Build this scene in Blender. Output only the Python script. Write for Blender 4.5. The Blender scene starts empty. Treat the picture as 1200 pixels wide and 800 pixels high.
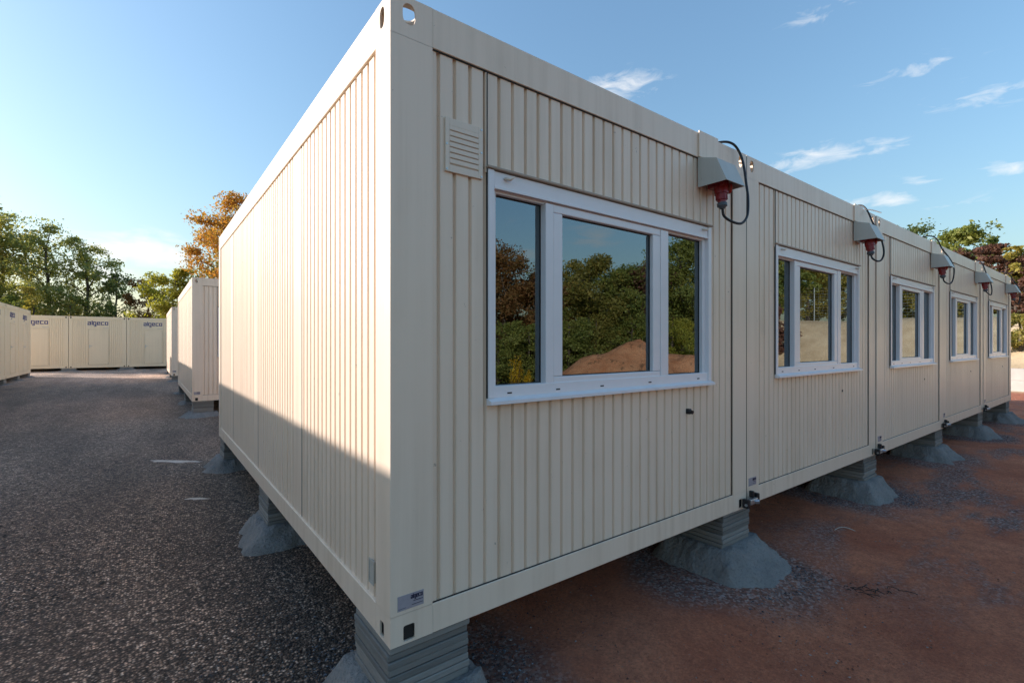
import bpy, bmesh, math, random
import numpy as np
from mathutils import Vector, Matrix
R = math.radians
SC = bpy.context.scene
COL = SC.collection
PI = math.pi

# ---------------------------------------------------------------- helpers
class MB:
    def __init__(s):
        s.v = []; s.f = []; s.m = []
    def add(s, verts, faces, mi=0):
        o = len(s.v)
        s.v += [tuple(p) for p in verts]
        s.f += [tuple(i + o for i in f) for f in faces]
        s.m += [mi] * len(faces)
    def box(s, x0, x1, y0, y1, z0, z1, bev=0.0, mi=0, seg=2):
        if bev <= 0:
            v = [(x0,y0,z0),(x1,y0,z0),(x1,y1,z0),(x0,y1,z0),(x0,y0,z1),(x1,y0,z1),(x1,y1,z1),(x0,y1,z1)]
            s.add(v, [(3,2,1,0),(4,5,6,7),(0,1,5,4),(1,2,6,5),(2,3,7,6),(3,0,4,7)], mi)
        else:
            bm = bmesh.new()
            bmesh.ops.create_cube(bm, size=1)
            for p in bm.verts:
                p.co = Vector(((x0+x1)/2 + p.co.x*(x1-x0), (y0+y1)/2 + p.co.y*(y1-y0), (z0+z1)/2 + p.co.z*(z1-z0)))
            bmesh.ops.bevel(bm, geom=bm.edges[:], offset=bev, segments=seg, affect='EDGES', profile=0.5)
            s.bm(bm, mi)
    def bm(s, bm, mi=0):
        bm.verts.index_update()
        s.add([p.co[:] for p in bm.verts], [[q.index for q in f.verts] for f in bm.faces], mi)
        bm.free()
    def tube(s, pts, r, n=8, cap=True, mi=0):
        pts = [Vector(p) for p in pts]
        rs = r if isinstance(r, (list, tuple)) else [r]*len(pts)
        vs = []; fs = []
        up = Vector((0.13, 0.31, 1)).normalized()
        prev = None
        for i, p in enumerate(pts):
            a = pts[max(0, i-1)]; b = pts[min(len(pts)-1, i+1)]
            t = (b - a).normalized()
            if prev is None:
                x = t.cross(up)
                if x.length < 1e-3: x = t.cross(Vector((1,0,0)))
            else:
                x = prev - t * prev.dot(t)
            x.normalize(); prev = x
            y = t.cross(x)
            for k in range(n):
                q = 2*PI*k/n
                vs.append(p + (x*math.cos(q) + y*math.sin(q)) * rs[i])
        for i in range(len(pts)-1):
            for k in range(n):
                k2 = (k+1) % n
                fs.append((i*n+k, i*n+k2, (i+1)*n+k2, (i+1)*n+k))
        if cap:
            fs.append(tuple(range(n-1, -1, -1)))
            fs.append(tuple(range((len(pts)-1)*n, len(pts)*n)))
        s.add(vs, fs, mi)
    def build(s, name, mats, parent=None, smooth=False, loc=None):
        me = bpy.data.meshes.new(name)
        me.from_pydata(s.v, [], s.f)
        if not isinstance(mats, (list, tuple)): mats = [mats]
        for m in mats: me.materials.append(m)
        if any(s.m): me.polygons.foreach_set('material_index', s.m)
        if smooth: me.polygons.foreach_set('use_smooth', [True]*len(me.polygons))
        me.update()
        o = bpy.data.objects.new(name, me)
        COL.objects.link(o)
        if parent: o.parent = parent
        if loc: o.location = loc
        return o

def tag(o, label=None, cat=None, group=None, kind=None):
    if label: o['label'] = label
    if cat: o['category'] = cat
    if group: o['group'] = group
    if kind: o['kind'] = kind
    return o

def thing(name, label, cat, loc=(0,0,0), rz=0, group=None):
    o = bpy.data.objects.new(name, None)
    o.empty_display_size = 0.2
    COL.objects.link(o)
    o.location = loc; o.rotation_euler = (0, 0, rz)
    return tag(o, label, cat, group)

def kids(o): return [c for c in bpy.data.objects if c.parent == o]
def dup(o, parent=None, skip=()):
    c = o.copy(); COL.objects.link(c)
    c.parent = parent
    for ch in kids(o):
        if ch.name.split('.')[0] not in skip: dup(ch, c)
    return c

def catmull(pts, n=8):
    P = [Vector(p) for p in pts]
    P = [P[0]*2-P[1]] + P + [P[-1]*2-P[-2]]
    out = []
    for i in range(1, len(P)-2):
        for k in range(n):
            t = k/n
            a,b,c,d = P[i-1],P[i],P[i+1],P[i+2]
            out.append(0.5*((2*b)+(c-a)*t+(2*a-5*b+4*c-d)*t*t+(3*b-a-3*c+d)*t**3))
    out.append(P[-2])
    return out

def sstep(a, b, x):
    t = min(1.0, max(0.0, (x-a)/(b-a)))
    return t*t*(3-2*t)

def vnoise(x, y, seed=0):
    def h(i, j):
        n = math.sin(i*127.1 + j*311.7 + seed*74.7)*43758.5453
        return n - math.floor(n)
    i, j = math.floor(x), math.floor(y)
    fx, fy = x-i, y-j
    fx = fx*fx*(3-2*fx); fy = fy*fy*(3-2*fy)
    return (h(i,j)*(1-fx)+h(i+1,j)*fx)*(1-fy)+(h(i,j+1)*(1-fx)+h(i+1,j+1)*fx)*fy

# ---------------------------------------------------------------- materials
class NT:
    def __init__(s, name):
        s.mat = bpy.data.materials.new(name); s.mat.use_nodes = True
        s.t = s.mat.node_tree; s.t.nodes.clear()
        s.out = s.t.nodes.new('ShaderNodeOutputMaterial')
    def n(s, typ, **kw):
        nd = s.t.nodes.new(typ)
        for k, v in kw.items():
            if k.startswith('i_'):
                key = k[2:]
                key = int(key) if key.isdigit() else key.replace('_', ' ')
                nd.inputs[key].default_value = v
            else: setattr(nd, k, v)
        return nd
    def l(s, a, b): s.t.links.new(a, b)
    def coord(s, scale=(1,1,1), obj=True):
        tc = s.n('ShaderNodeTexCoord'); mp = s.n('ShaderNodeMapping')
        mp.inputs['Scale'].default_value = scale
        s.l(tc.outputs['Object' if obj else 'Generated'], mp.inputs[0])
        return mp.outputs[0]
    def geo(s, scale=(1,1,1)):
        g = s.n('ShaderNodeNewGeometry'); mp = s.n('ShaderNodeMapping')
        mp.inputs['Scale'].default_value = scale
        s.l(g.outputs['Position'], mp.inputs[0])
        return mp.outputs[0]
    def noise(s, vec, scale, detail=4, rough=0.55):
        nd = s.n('ShaderNodeTexNoise'); nd.inputs['Scale'].default_value = scale
        nd.inputs['Detail'].default_value = detail; nd.inputs['Roughness'].default_value = rough
        s.l(vec, nd.inputs['Vector']); return nd.outputs['Fac']
    def ramp(s, fac, stops, interp='LINEAR'):
        nd = s.n('ShaderNodeValToRGB'); cr = nd.color_ramp; cr.interpolation = interp
        while len(cr.elements) < len(stops): cr.elements.new(0.5)
        for e, (p, c) in zip(cr.elements, stops):
            e.position = p; e.color = (c if len(c) == 4 else (*c, 1)) if not isinstance(c, (int, float)) else (c, c, c, 1)
        s.l(fac, nd.inputs[0]); return nd.outputs[0]
    def mix(s, fac, a, b, typ='MIX'):
        nd = s.n('ShaderNodeMix', data_type='RGBA', blend_type=typ)
        for sock, v in ((nd.inputs[0], fac), (nd.inputs[6], a), (nd.inputs[7], b)):
            if hasattr(v, 'links'): s.l(v, sock)
            elif isinstance(v, (int, float)) : sock.default_value = v
            else: sock.default_value = (*v, 1) if len(v) == 3 else v
        return nd.outputs[2]
    def math(s, op, a, b=0.0):
        nd = s.n('ShaderNodeMath', operation=op)
        for i, v in enumerate((a, b)):
            if hasattr(v, 'links'): s.l(v, nd.inputs[i])
            else: nd.inputs[i].default_value = v
        return nd.outputs[0]
    def bump(s, h, strength=0.3, dist=0.01, normal=None):
        nd = s.n('ShaderNodeBump'); nd.inputs['Strength'].default_value = strength
        nd.inputs['Distance'].default_value = dist
        s.l(h, nd.inputs['Height'])
        if normal: s.l(normal, nd.inputs['Normal'])
        return nd.outputs[0]
    def bsdf(s, color, rough=0.5, metal=0.0, spec=0.5, normal=None):
        b = s.n('ShaderNodeBsdfPrincipled')
        for key, v in (('Base Color', color), ('Roughness', rough), ('Metallic', metal), ('Specular IOR Level', spec)):
            if hasattr(v, 'links'): s.l(v, b.inputs[key])
            elif isinstance(v, (int, float)): b.inputs[key].default_value = v
            else: b.inputs[key].default_value = (*v, 1)
        if normal: s.l(normal, b.inputs['Normal'])
        s.l(b.outputs[0], s.out.inputs[0])
        return s.mat

def mat_paint(name, base, rough=0.38, dirt=0.55, wear=0.5):
    m = NT(name)
    g = m.geo()
    big = m.noise(g, 0.9, 5, 0.6)
    streak = m.noise(m.geo((9, 9, 0.35)), 1.6, 5, 0.6)
    fine = m.noise(g, 60, 3, 0.6)
    d = m.math('MULTIPLY', m.ramp(streak, [(0.42, 0), (0.68, 1)]), m.ramp(big, [(0.35, 0), (0.7, 1)]))
    c = m.mix(m.math('MULTIPLY', d, dirt), base, tuple(b*f for b, f in zip(base, (0.66, 0.60, 0.52))))
    c = m.mix(m.math('MULTIPLY', big, 0.10), c, tuple(b*0.8 for b in base))
    chip = m.ramp(m.noise(g, 21, 6, 0.72), [(0.675, 0), (0.69, 1)])
    c = m.mix(m.math('MULTIPLY', chip, wear), c, (0.17, 0.13, 0.10))
    dent = m.bump(m.noise(g, 2.2, 3), 0.22, 0.02)
    orange = m.bump(fine, 0.05, 0.002, dent)
    r = m.math('ADD', m.math('MULTIPLY', big, 0.18), rough - 0.08)
    return m.bsdf(c, r, 0, 0.5, orange)

def mat_simple(name, col, rough=0.5, metal=0, var=0.15, scale=30, bump=0.05):
    m = NT(name); g = m.coord()
    n = m.noise(g, scale, 4)
    c = m.mix(n, tuple(x*(1-var) for x in col), tuple(min(1, x*(1+var)) for x in col))
    return m.bsdf(c, rough, metal, 0.5, m.bump(n, bump, 0.004))

M = {}
M['cream'] = mat_paint('cream_paint', (0.86, 0.702, 0.555), 0.36)
M['cream_far'] = mat_paint('cream_paint_store', (0.86, 0.71, 0.50), 0.42, 0.25, 0.3)
M['hood'] = mat_paint('hood_grey_paint', (0.50, 0.50, 0.455), 0.42, 0.35, 0.35)
M['vent'] = mat_paint('vent_paint', (0.80, 0.68, 0.55), 0.42, 0.3, 0.5)
M['pvc'] = mat_simple('white_upvc', (0.82, 0.80, 0.81), 0.28, 0, 0.05, 7, 0.02)
M['gasket'] = mat_simple('black_gasket_and_shade', (0.012, 0.013, 0.015), 0.6)
M['lintel'] = mat_simple('lintel_trim_shade', (0.40, 0.31, 0.235), 0.5)  # brown of the lintel's shadow put into the strip colour
M['red'] = mat_simple('red_plastic', (0.24, 0.014, 0.016), 0.32, 0, 0.2, 12)
M['redlid'] = mat_simple('red_lid_plastic', (0.42, 0.035, 0.026), 0.3, 0, 0.2, 12)
M['rubber'] = mat_simple('black_rubber', (0.012, 0.013, 0.016), 0.45)
M['greyplastic'] = mat_simple('grey_plastic', (0.07, 0.085, 0.10), 0.45)
M['dark'] = mat_simple('dark_recess', (0.02, 0.018, 0.016), 0.8)
M['slot'] = mat_simple('slot_steel', (0.46, 0.44, 0.39), 0.5)
M['zinc'] = mat_simple('galvanised_steel', (0.55, 0.58, 0.60), 0.35, 0.9, 0.25, 60)
M['floor'] = mat_simple('interior_floor', (0.10, 0.09, 0.085), 0.6)
M['inner'] = mat_simple('interior_wall', (0.30, 0.29, 0.27), 0.7)
M['roof'] = mat_simple('roof_sheet', (0.50, 0.49, 0.46), 0.5)
M['navy'] = mat_simple('navy_lettering', (0.012, 0.022, 0.16), 0.45)
M['sticker'] = mat_simple('silver_sticker', (0.36, 0.33, 0.36), 0.35, 0, 0.15, 40)
M['ink'] = mat_simple('sticker_ink', (0.03, 0.03, 0.07), 0.5)
M['faintink'] = mat_simple('faint_ink', (0.45, 0.42, 0.42), 0.5)
M['whitewire'] = mat_simple('white_cable', (0.8, 0.8, 0.78), 0.4)

def mat_glass():
    m = NT('window_glass')
    fr = m.n('ShaderNodeFresnel'); fr.inputs['IOR'].default_value = 2.6
    tr = m.n('ShaderNodeBsdfTransparent'); tr.inputs[0].default_value = (0.20, 0.25, 0.28, 1)
    gl = m.n('ShaderNodeBsdfGlossy'); gl.inputs['Roughness'].default_value = 0.0
    gl.inputs['Color'].default_value = (0.83, 0.94, 1.0, 1)
    g = m.coord()
    b = m.bump(m.noise(g, 1.6, 2, 0.4), 0.015, 0.02)
    m.l(b, gl.inputs['Normal'])
    mx = m.n('ShaderNodeMixShader')
    m.l(fr.outputs[0], mx.inputs[0]); m.l(tr.outputs[0], mx.inputs[1]); m.l(gl.outputs[0], mx.inputs[2])
    m.l(mx.outputs[0], m.out.inputs[0]); return m.mat
M['glass'] = mat_glass()

def mat_slab():
    m = NT('stacked_slab_concrete'); g = m.geo()
    w = m.noise(m.geo((3, 3, 28)), 2.2, 5, 0.65)
    n = m.noise(g, 6, 5)
    c = m.mix(w, (0.15, 0.145, 0.135), (0.31, 0.30, 0.28))
    c = m.mix(m.ramp(n, [(0.45, 0), (0.75, 0.5)]), c, (0.24, 0.21, 0.175))
    ge = m.n('ShaderNodeNewGeometry'); c = m.mix(1.0, c, m.ramp(ge.outputs['Random Per Island'], [(0, 0.62), (1, 1.15)]), 'MULTIPLY')
    return m.bsdf(c, 0.85, 0, 0.3, m.bump(m.noise(g, 45, 5), 0.5, 0.006))
M['slab'] = mat_slab()

def mat_footing():
    m = NT('footing_concrete'); g = m.geo()
    n = m.noise(g, 4, 6, 0.6); f = m.noise(g, 55, 5, 0.7)
    v = m.n('ShaderNodeTexVoronoi'); v.inputs['Scale'].default_value = 38; m.l(g, v.inputs['Vector'])
    c = m.mix(n, (0.16, 0.155, 0.15), (0.36, 0.35, 0.335))
    c = m.mix(m.ramp(f, [(0.5, 0), (0.75, 0.6)]), c, (0.075, 0.075, 0.08))
    h = m.math('ADD', f, m.math('MULTIPLY', v.outputs['Distance'], 0.6))
    return m.bsdf(c, 0.92, 0, 0.25, m.bump(h, 1.0, 0.016))
M['footing'] = mat_footing()

def mat_asphalt():
    m = NT('asphalt_millings'); g = m.geo()
    v = m.n('ShaderNodeTexVoronoi'); v.inputs['Scale'].default_value = 66; m.l(g, v.inputs['Vector'])
    v2 = m.n('ShaderNodeTexVoronoi'); v2.inputs['Scale'].default_value = 95; m.l(g, v2.inputs['Vector'])
    sep = m.n('ShaderNodeSeparateColor'); m.l(v.outputs['Color'], sep.inputs[0])
    stone = m.ramp(sep.outputs[0], [(0.0, (0.055, 0.036, 0.025)), (0.40, (0.16, 0.108, 0.076)), (0.66, (0.40, 0.265, 0.185)), (0.88, (0.70, 0.48, 0.34)), (1.0, (0.80, 0.62, 0.48))])
    edge = m.ramp(v.outputs['Distance'], [(0.25, 0), (0.62, 1)])
    c = m.mix(m.math('MULTIPLY', edge, 0.85), stone, (0.012, 0.010, 0.009))
    big = m.noise(g, 0.55, 5, 0.6)
    c = m.mix(m.ramp(big, [(0.4, 0), (0.75, 0.45)]), c, (0.17, 0.112, 0.080), 'MIX')
    du = m.n('ShaderNodeAttribute', attribute_name='dust_and_sunstrip')  # pale far yard: dust, and the sunlit strip's brightness put into the colour
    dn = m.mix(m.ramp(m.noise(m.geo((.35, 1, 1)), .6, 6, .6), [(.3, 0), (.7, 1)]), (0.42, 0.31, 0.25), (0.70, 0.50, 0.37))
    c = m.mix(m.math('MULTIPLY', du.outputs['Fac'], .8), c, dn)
    c = m.mix(m.ramp(m.noise(g, 1.7, 6, 0.7), [(0.66, 0), (0.72, 0.4)]), c, (0.28, 0.24, 0.21))
    wv = m.ramp(m.noise(m.geo((1.1, .28, 1)), .9, 5, .6), [(.36, .62), (.66, 1.2)])
    c = m.mix(1.0, c, wv, 'MULTIPLY')
    v3 = m.n('ShaderNodeTexVoronoi'); v3.inputs['Scale'].default_value = 34; m.l(g, v3.inputs['Vector'])
    s3 = m.n('ShaderNodeSeparateColor'); m.l(v3.outputs['Color'], s3.inputs[0])
    c = m.mix(1.0, c, m.ramp(s3.outputs[0], [(0, .5), (.55, .9), (1, 1.5)]), 'MULTIPLY')
    h = m.math('SUBTRACT', 1.0, v.outputs['Distance'])
    h = m.math('ADD', h, m.math('MULTIPLY', v2.outputs['Distance'], -0.4))
    h = m.math('ADD', h, m.math('MULTIPLY', m.noise(g, 7, 4), 0.8))
    return m.bsdf(c, 0.8, 0, 0.4, m.bump(h, 0.8, 0.012))
M['asphalt'] = mat_asphalt()

def mat_ground():
    m = NT('red_earth'); g = m.geo()
    n = m.noise(g, 1.1, 7, 0.62); n2 = m.noise(g, 9, 6, 0.65)
    c = m.mix(m.ramp(n, [(0.3, 0), (0.7, 1)]), (0.54, 0.165, 0.085), (0.85, 0.330, 0.180))
    c = m.mix(m.ramp(n2, [(0.42, 0.0), (0.72, 0.55)]), c, (0.36, 0.120, 0.076))
    c = m.mix(m.ramp(m.noise(g, 48, 5, 0.75), [(0.40, 0.0), (0.66, 0.55)]), c, (0.24, 0.074, 0.050))
    c = m.mix(m.ramp(m.noise(g, 75, 4, 0.7), [(0.60, 0.0), (0.72, 0.45)]), c, (0.78, 0.42, 0.28))
    # grey grit pressed into the earth in patches
    grit = m.ramp(m.noise(m.geo((0.55, 1.5, 1)), 0.75, 6, 0.66), [(0.50, 0), (0.60, 1)])
    att = m.n('ShaderNodeAttribute', attribute_name='grit')
    gm = m.math('MULTIPLY', grit, att.outputs['Fac'])
    rg = m.n('ShaderNodeAttribute', attribute_name='ring')
    gm = m.math('MAXIMUM', gm, m.math('MULTIPLY', rg.outputs['Fac'], 1.1))
    gm = m.math('MULTIPLY', gm, m.ramp(m.noise(g, 30, 5, 0.7), [(0.3, 0.45), (0.6, 1)]))
    vv = m.n('ShaderNodeTexVoronoi'); vv.inputs['Scale'].default_value = 60; m.l(g, vv.inputs['Vector'])
    sc = m.n('ShaderNodeSeparateColor'); m.l(vv.outputs['Color'], sc.inputs[0])
    gritc = m.ramp(sc.outputs[0], [(0, (0.045, 0.045, 0.047)), (0.6, (0.15, 0.15, 0.152)), (1, (0.46, 0.45, 0.44))])
    c = m.mix(m.math('MULTIPLY', gm, 0.75), c, gritc)
    # pale stones
    st = m.ramp(sc.outputs[1], [(0.955, 0), (0.965, 1)])
    st = m.math('MULTIPLY', st, m.ramp(vv.outputs['Distance'], [(0.2, 1), (0.35, 0)]))
    c = m.mix(m.math('MULTIPLY', st, 0.6), c, (0.34, 0.27, 0.24))
    sand = m.n('ShaderNodeAttribute', attribute_name='sand')
    sc2 = m.mix(m.ramp(m.noise(g, 1.4, 7, 0.7), [(0.3, 0), (0.7, 1)]), (0.55, 0.39, 0.23), (0.80, 0.62, 0.40))
    c = m.mix(sand.outputs['Fac'], c, sc2)
    gr = m.n('ShaderNodeAttribute', attribute_name='grass')
    gc = m.mix(m.noise(g, 0.6, 6), (0.05, 0.07, 0.02), (0.14, 0.12, 0.05))
    c = m.mix(gr.outputs['Fac'], c, gc)
    h = m.math('ADD', m.noise(g, 5, 8, 0.68), m.math('MULTIPLY', m.noise(g, 34, 7, 0.8), 0.9))
    return m.bsdf(c, 0.93, 0, 0.2, m.bump(h, 0.85, 0.04))
M['ground'] = mat_ground()

def mat_spoil():
    m = NT('orange_spoil'); g = m.geo()
    n = m.noise(g, 1.6, 7, 0.65)
    c = m.mix(m.ramp(n, [(0.3, 0), (0.7, 1)]), (0.44, 0.17, 0.075), (0.66, 0.34, 0.18))
    c = m.mix(m.ramp(m.noise(g, 3.1, 6, 0.7), [(0.56, 0), (0.66, 0.8)]), c, (0.10, 0.07, 0.04))
    return m.bsdf(c, 0.95, 0, 0.15, m.bump(m.noise(g, 6, 8, 0.7), 1.0, 0.08))
M['spoil'] = mat_spoil()

def mat_leaf(name, cols, trans=0.35):
    m = NT(name)
    geo = m.n('ShaderNodeNewGeometry')
    k = len(cols)
    c = m.ramp(geo.outputs['Random Per Island'], [(i/(k-1), cc) for i, cc in enumerate(cols)])
    big = m.noise(m.geo(), 0.5, 3)
    c = m.mix(m.ramp(big, [(0.35, 0), (0.65, 0.45)]), c, cols[-1])
    d = m.n('ShaderNodeBsdfPrincipled'); d.inputs['Roughness'].default_value = 0.55
    d.inputs['Specular IOR Level'].default_value = 0.3
    t = m.n('ShaderNodeBsdfTranslucent')
    m.l(c, d.inputs['Base Color'])
    tc = m.mix(1.0, c, (1.25, 1.2, 0.7), 'MULTIPLY'); m.l(tc, t.inputs['Color'])
    mx = m.n('ShaderNodeMixShader'); mx.inputs[0].default_value = trans
    m.l(d.outputs[0], mx.inputs[1]); m.l(t.outputs[0], mx.inputs[2])
    m.l(mx.outputs[0], m.out.inputs[0]); return m.mat
LEAF = {
 'green': mat_leaf('leaf_green', [(0.103, 0.150, 0.042), (0.184, 0.230, 0.058), (0.298, 0.298, 0.069)], 0.4),
 'poplar': mat_leaf('leaf_poplar', [(0.20, 0.23, 0.09), (0.31, 0.33, 0.12), (0.46, 0.42, 0.12), (0.25, 0.29, 0.11)], 0.5),
 'yellow': mat_leaf('leaf_yellow_green', [(0.22, 0.21, 0.055), (0.37, 0.32, 0.07), (0.48, 0.38, 0.09)], 0.5),
 'lime': mat_leaf('leaf_lime', [(0.22, 0.25, 0.045), (0.33, 0.34, 0.06), (0.44, 0.40, 0.07)], 0.5),
 'orange': mat_leaf('leaf_orange', [(0.58, 0.23, 0.045), (0.66, 0.31, 0.06), (0.36, 0.28, 0.07), (0.60, 0.26, 0.05), (0.42, 0.27, 0.06)], 0.45),
 'redbrown': mat_leaf('leaf_red_brown', [(0.115, 0.055, 0.042), (0.20, 0.095, 0.072), (0.15, 0.095, 0.05), (0.19, 0.085, 0.065)], 0.35),
 'brown': mat_leaf('leaf_brown_olive', [(0.20, 0.11, 0.045), (0.32, 0.155, 0.06), (0.19, 0.155, 0.05), (0.27, 0.13, 0.05)], 0.4),
 'olive': mat_leaf('leaf_olive', [(0.138, 0.161, 0.042), (0.252, 0.240, 0.058), (0.367, 0.275, 0.069), (0.207, 0.207, 0.050)], 0.4),
 'darkgreen': mat_leaf('leaf_dark_green', [(0.08, 0.13, 0.05), (0.13, 0.18, 0.065), (0.18, 0.21, 0.075)], 0.45),
 'flower': mat_leaf('flower_yellow', [(0.55, 0.33, 0.01), (0.70, 0.45, 0.02), (0.30, 0.25, 0.02)], 0.3),
}
M['bark'] = mat_simple('bark', (0.085, 0.065, 0.05), 0.9, 0, 0.45, 14, 0.8)

# ---------------------------------------------------------------- terrain
BASE = 0.455                 # underside of the containers
def toe(v):
    P = [(-60, 20), (-14, 22), (-6, 25.6), (4, 27), (60, 27)]
    for (a, ua), (b, ub) in zip(P, P[1:]):
        if v <= b: return ua + (ub-ua)*(v-a)/(b-a)
    return 27
def bank(u, v):
    return 3.1*sstep(0, 6.5, u - toe(v) + 0.5*(vnoise(u*.5, v*.5, 3)-.5)) * sstep(-19, -13.5, v)
def gz(u, v):
    z = 0.30*sstep(-4, 38, v) * sstep(25, 8, u) - 0.02 if v > -4 else -0.02
    b = bank(u, v)
    z += b + (0.25*(vnoise(u*.9, v*.9, 5)-.5) if b > .3 else 0)
    return z

def make_ground():
    us = np.concatenate([np.linspace(-900, -60, 8), np.linspace(-45, -8, 12), np.arange(-7, -.9, .3), np.arange(-.9, 12, .085), np.arange(12, 16.2, .15), np.arange(16.2, 20, .3), np.arange(20, 44, .6), np.linspace(46, 90, 14), np.linspace(130, 900, 8)])
    vs = np.concatenate([np.linspace(-900, -60, 8), np.linspace(-48, -26, 8), np.arange(-24, -4, .6), np.arange(-4, -2.1, .3), np.arange(-2.1, 1.0, .075), np.arange(1.0, 1.5, .13), np.arange(1.5, 8, .3), np.linspace(8.8, 60, 40), np.linspace(80, 900, 9)])
    V = []; F = []; sand = []; grit = []; grass = []; ring = []
    PC = [(.2, .225)] + [(3.0*k-.12-(.1 if k == 5 else 0), .235) for k in range(1, 6)]
    for v in vs:
        for u in us:
            z = gz(u, v)
            if -8 < u < 24 and -8 < v < 10: z += (0.035*(vnoise(u*1.3, v*1.3, 9)-.5) + (0.024*(vnoise(u*3.7, v*3.7, 19)-.5) + 0.013*(vnoise(u*8.3, v*8.3, 23)-.5) if -2.2 < v < 1.6 else 0))*sstep(24, 18, u)
            V.append((u, v, z))
            dd = min(math.hypot(u-a, v-c) for a, c in PC) + .30*(vnoise(u*3.1, v*3.1, 21)-.5)
            ring.append(sstep(.98, .62, dd))
            b = bank(u, v)
            sand.append(min(1, sstep(.05, .35, b) + (sstep(24.0, 25.2, u) if v > -1 else 0)))
            d = min(1, sstep(2.6, 4.6, u)) * sstep(24, 15, u)*1.15
            grit.append(d*(0.35 + .65*sstep(2.2, .6, abs(v+1.3))))
            grass.append(max(sstep(40, 52, abs(v)), sstep(35, 45, u), sstep(-20, -30, u), sstep(-12, -15, v)*sstep(24, 20, u)))
    nu = len(us)
    for j in range(len(vs)-1):
        for i in range(nu-1):
            F.append((j*nu+i, j*nu+i+1, (j+1)*nu+i+1, (j+1)*nu+i))
    mb = MB(); mb.v = V; mb.f = F; mb.m = [0]*len(F)
    o = mb.build('ground', M['ground'], smooth=True)
    for nm, a in (('sand', sand), ('grit', grit), ('grass', grass), ('ring', ring)):
        at = o.data.attributes.new(nm, 'FLOAT', 'POINT'); at.data.foreach_set('value', a)
    tag(o, 'red earth ground with grey grit and a sandy bank', 'ground', None, 'structure')
make_ground()

def yard_edge(v):
    return 0.52 + 0.25*(vnoise(v*1.9, 3.3, 1)-.5) + 0.12*(vnoise(v*7, 1.3, 2)-.5)
def make_yard():
    vs = list(np.arange(-7, 8, .12)) + list(np.arange(8, 46, .5))
    mb = MB(); n = 28
    for v in vs:
        e = yard_edge(v) if v < 8 else 4 + yard_edge(v) if v < 40 else 3
        if v >= 8: e = 0.5 + (e-.5)*sstep(8, 10, v)
        for k in range(n):
            t = k/(n-1)
            u = -16 + (e+16)*(1-(1-t)**1.8)
            lift = 0.026 * sstep(0, .12, e-u) - 0.012*(u > e-.01)
            z = gz(u, v) + 0.004 + lift + 0.02*(vnoise(u*1.1, v*1.1, 4)-.5)*sstep(0, .3, e-u)
            mb.v.append((u, v, z))
    for j in range(len(vs)-1):
        for k in range(n-1):
            mb.f.append((j*n+k, j*n+k+1, (j+1)*n+k+1, (j+1)*n+k)); mb.m.append(0)
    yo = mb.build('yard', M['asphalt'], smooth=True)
    at_ = yo.data.attributes.new('dust_and_sunstrip', 'FLOAT', 'POINT'); at_.data.foreach_set('value', [sstep(19, 27, p[1])*1.1 + .12*sstep(8, 20, p[1]) + .22*sstep(2, 9, p[1])*(1-sstep(14, 26, p[1])) for p in mb.v])  # rises at the far end to paint the sunlit strip brighter
    tag(yo, 'dark brown asphalt millings of the yard', 'yard', None, 'structure')
make_yard()

# ---------------------------------------------------------------- corrugated sheets
def profile(a, b, centres, w=0.021, wb=0.008, d=0.016):
    """points (s, depth) along a corrugated sheet from a to b, narrow trapezoid grooves at centres"""
    pts = [(a, 0.0)]
    for c in centres:
        if c - w/2 <= a + 1e-4 or c + w/2 >= b - 1e-4: continue
        pts += [(c-w/2, 0), (c-wb/2, d), (c+wb/2, d), (c+w/2, 0)]
    pts.append((b, 0.0))
    return pts
def sheet(mb, a, b, z0, z1, centres, put, **kw):
    P = profile(a, b, centres, **kw)
    vs = []; fs = []
    for s_, d in P:
        vs += [put(s_, d, z0), put(s_, d, z1)]
    for i in range(len(P)-1):
        fs.append((2*i, 2*i+2, 2*i+3, 2*i+1))
    mb.add(vs, fs)

def plate(mb, put, w, h, th, hole, square=False):
    """flat plate w x h with a rounded or square opening; put(a,b,d) maps in-plane a,b and depth d to xyz"""
    cx, cy, rx, ry = hole
    angs = [2*PI*k/28 for k in range(28)]
    for X, Y in ((0,0),(w,0),(w,h),(0,h)):
        angs.append(math.atan2(Y-cy, X-cx) % (2*PI))
    angs = sorted(set(round(a, 6) for a in angs))
    outer = []; inner = []
    e = 10.0 if square else 2.6
    for a in angs:
        c, s_ = math.cos(a), math.sin(a)
        k = 1e9
        if c > 1e-9: k = min(k, (w-cx)/c)
        if c < -1e-9: k = min(k, -cx/c)
        if s_ > 1e-9: k = min(k, (h-cy)/s_)
        if s_ < -1e-9: k = min(k, -cy/s_)
        outer.append((cx+c*k, cy+s_*k))
        q = (abs(c/rx)**e + abs(s_/ry)**e)**(-1/e)
        inner.append((cx+c*q, cy+s_*q))
    n = len(angs)
    vs = [put(a, b, 0) for a, b in outer] + [put(a, b, 0) for a, b in inner] + [put(a, b, th) for a, b in inner] + [put(a, b, th) for a, b in outer]
    fs = []
    for i in range(n):
        j = (i+1) % n
        fs += [(i, j, n+j, n+i), (n+i, n+j, 2*n+j, 2*n+i), (2*n+i, 2*n+j, 3*n+j, 3*n+i)]
    mb.add(vs, fs)

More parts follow.
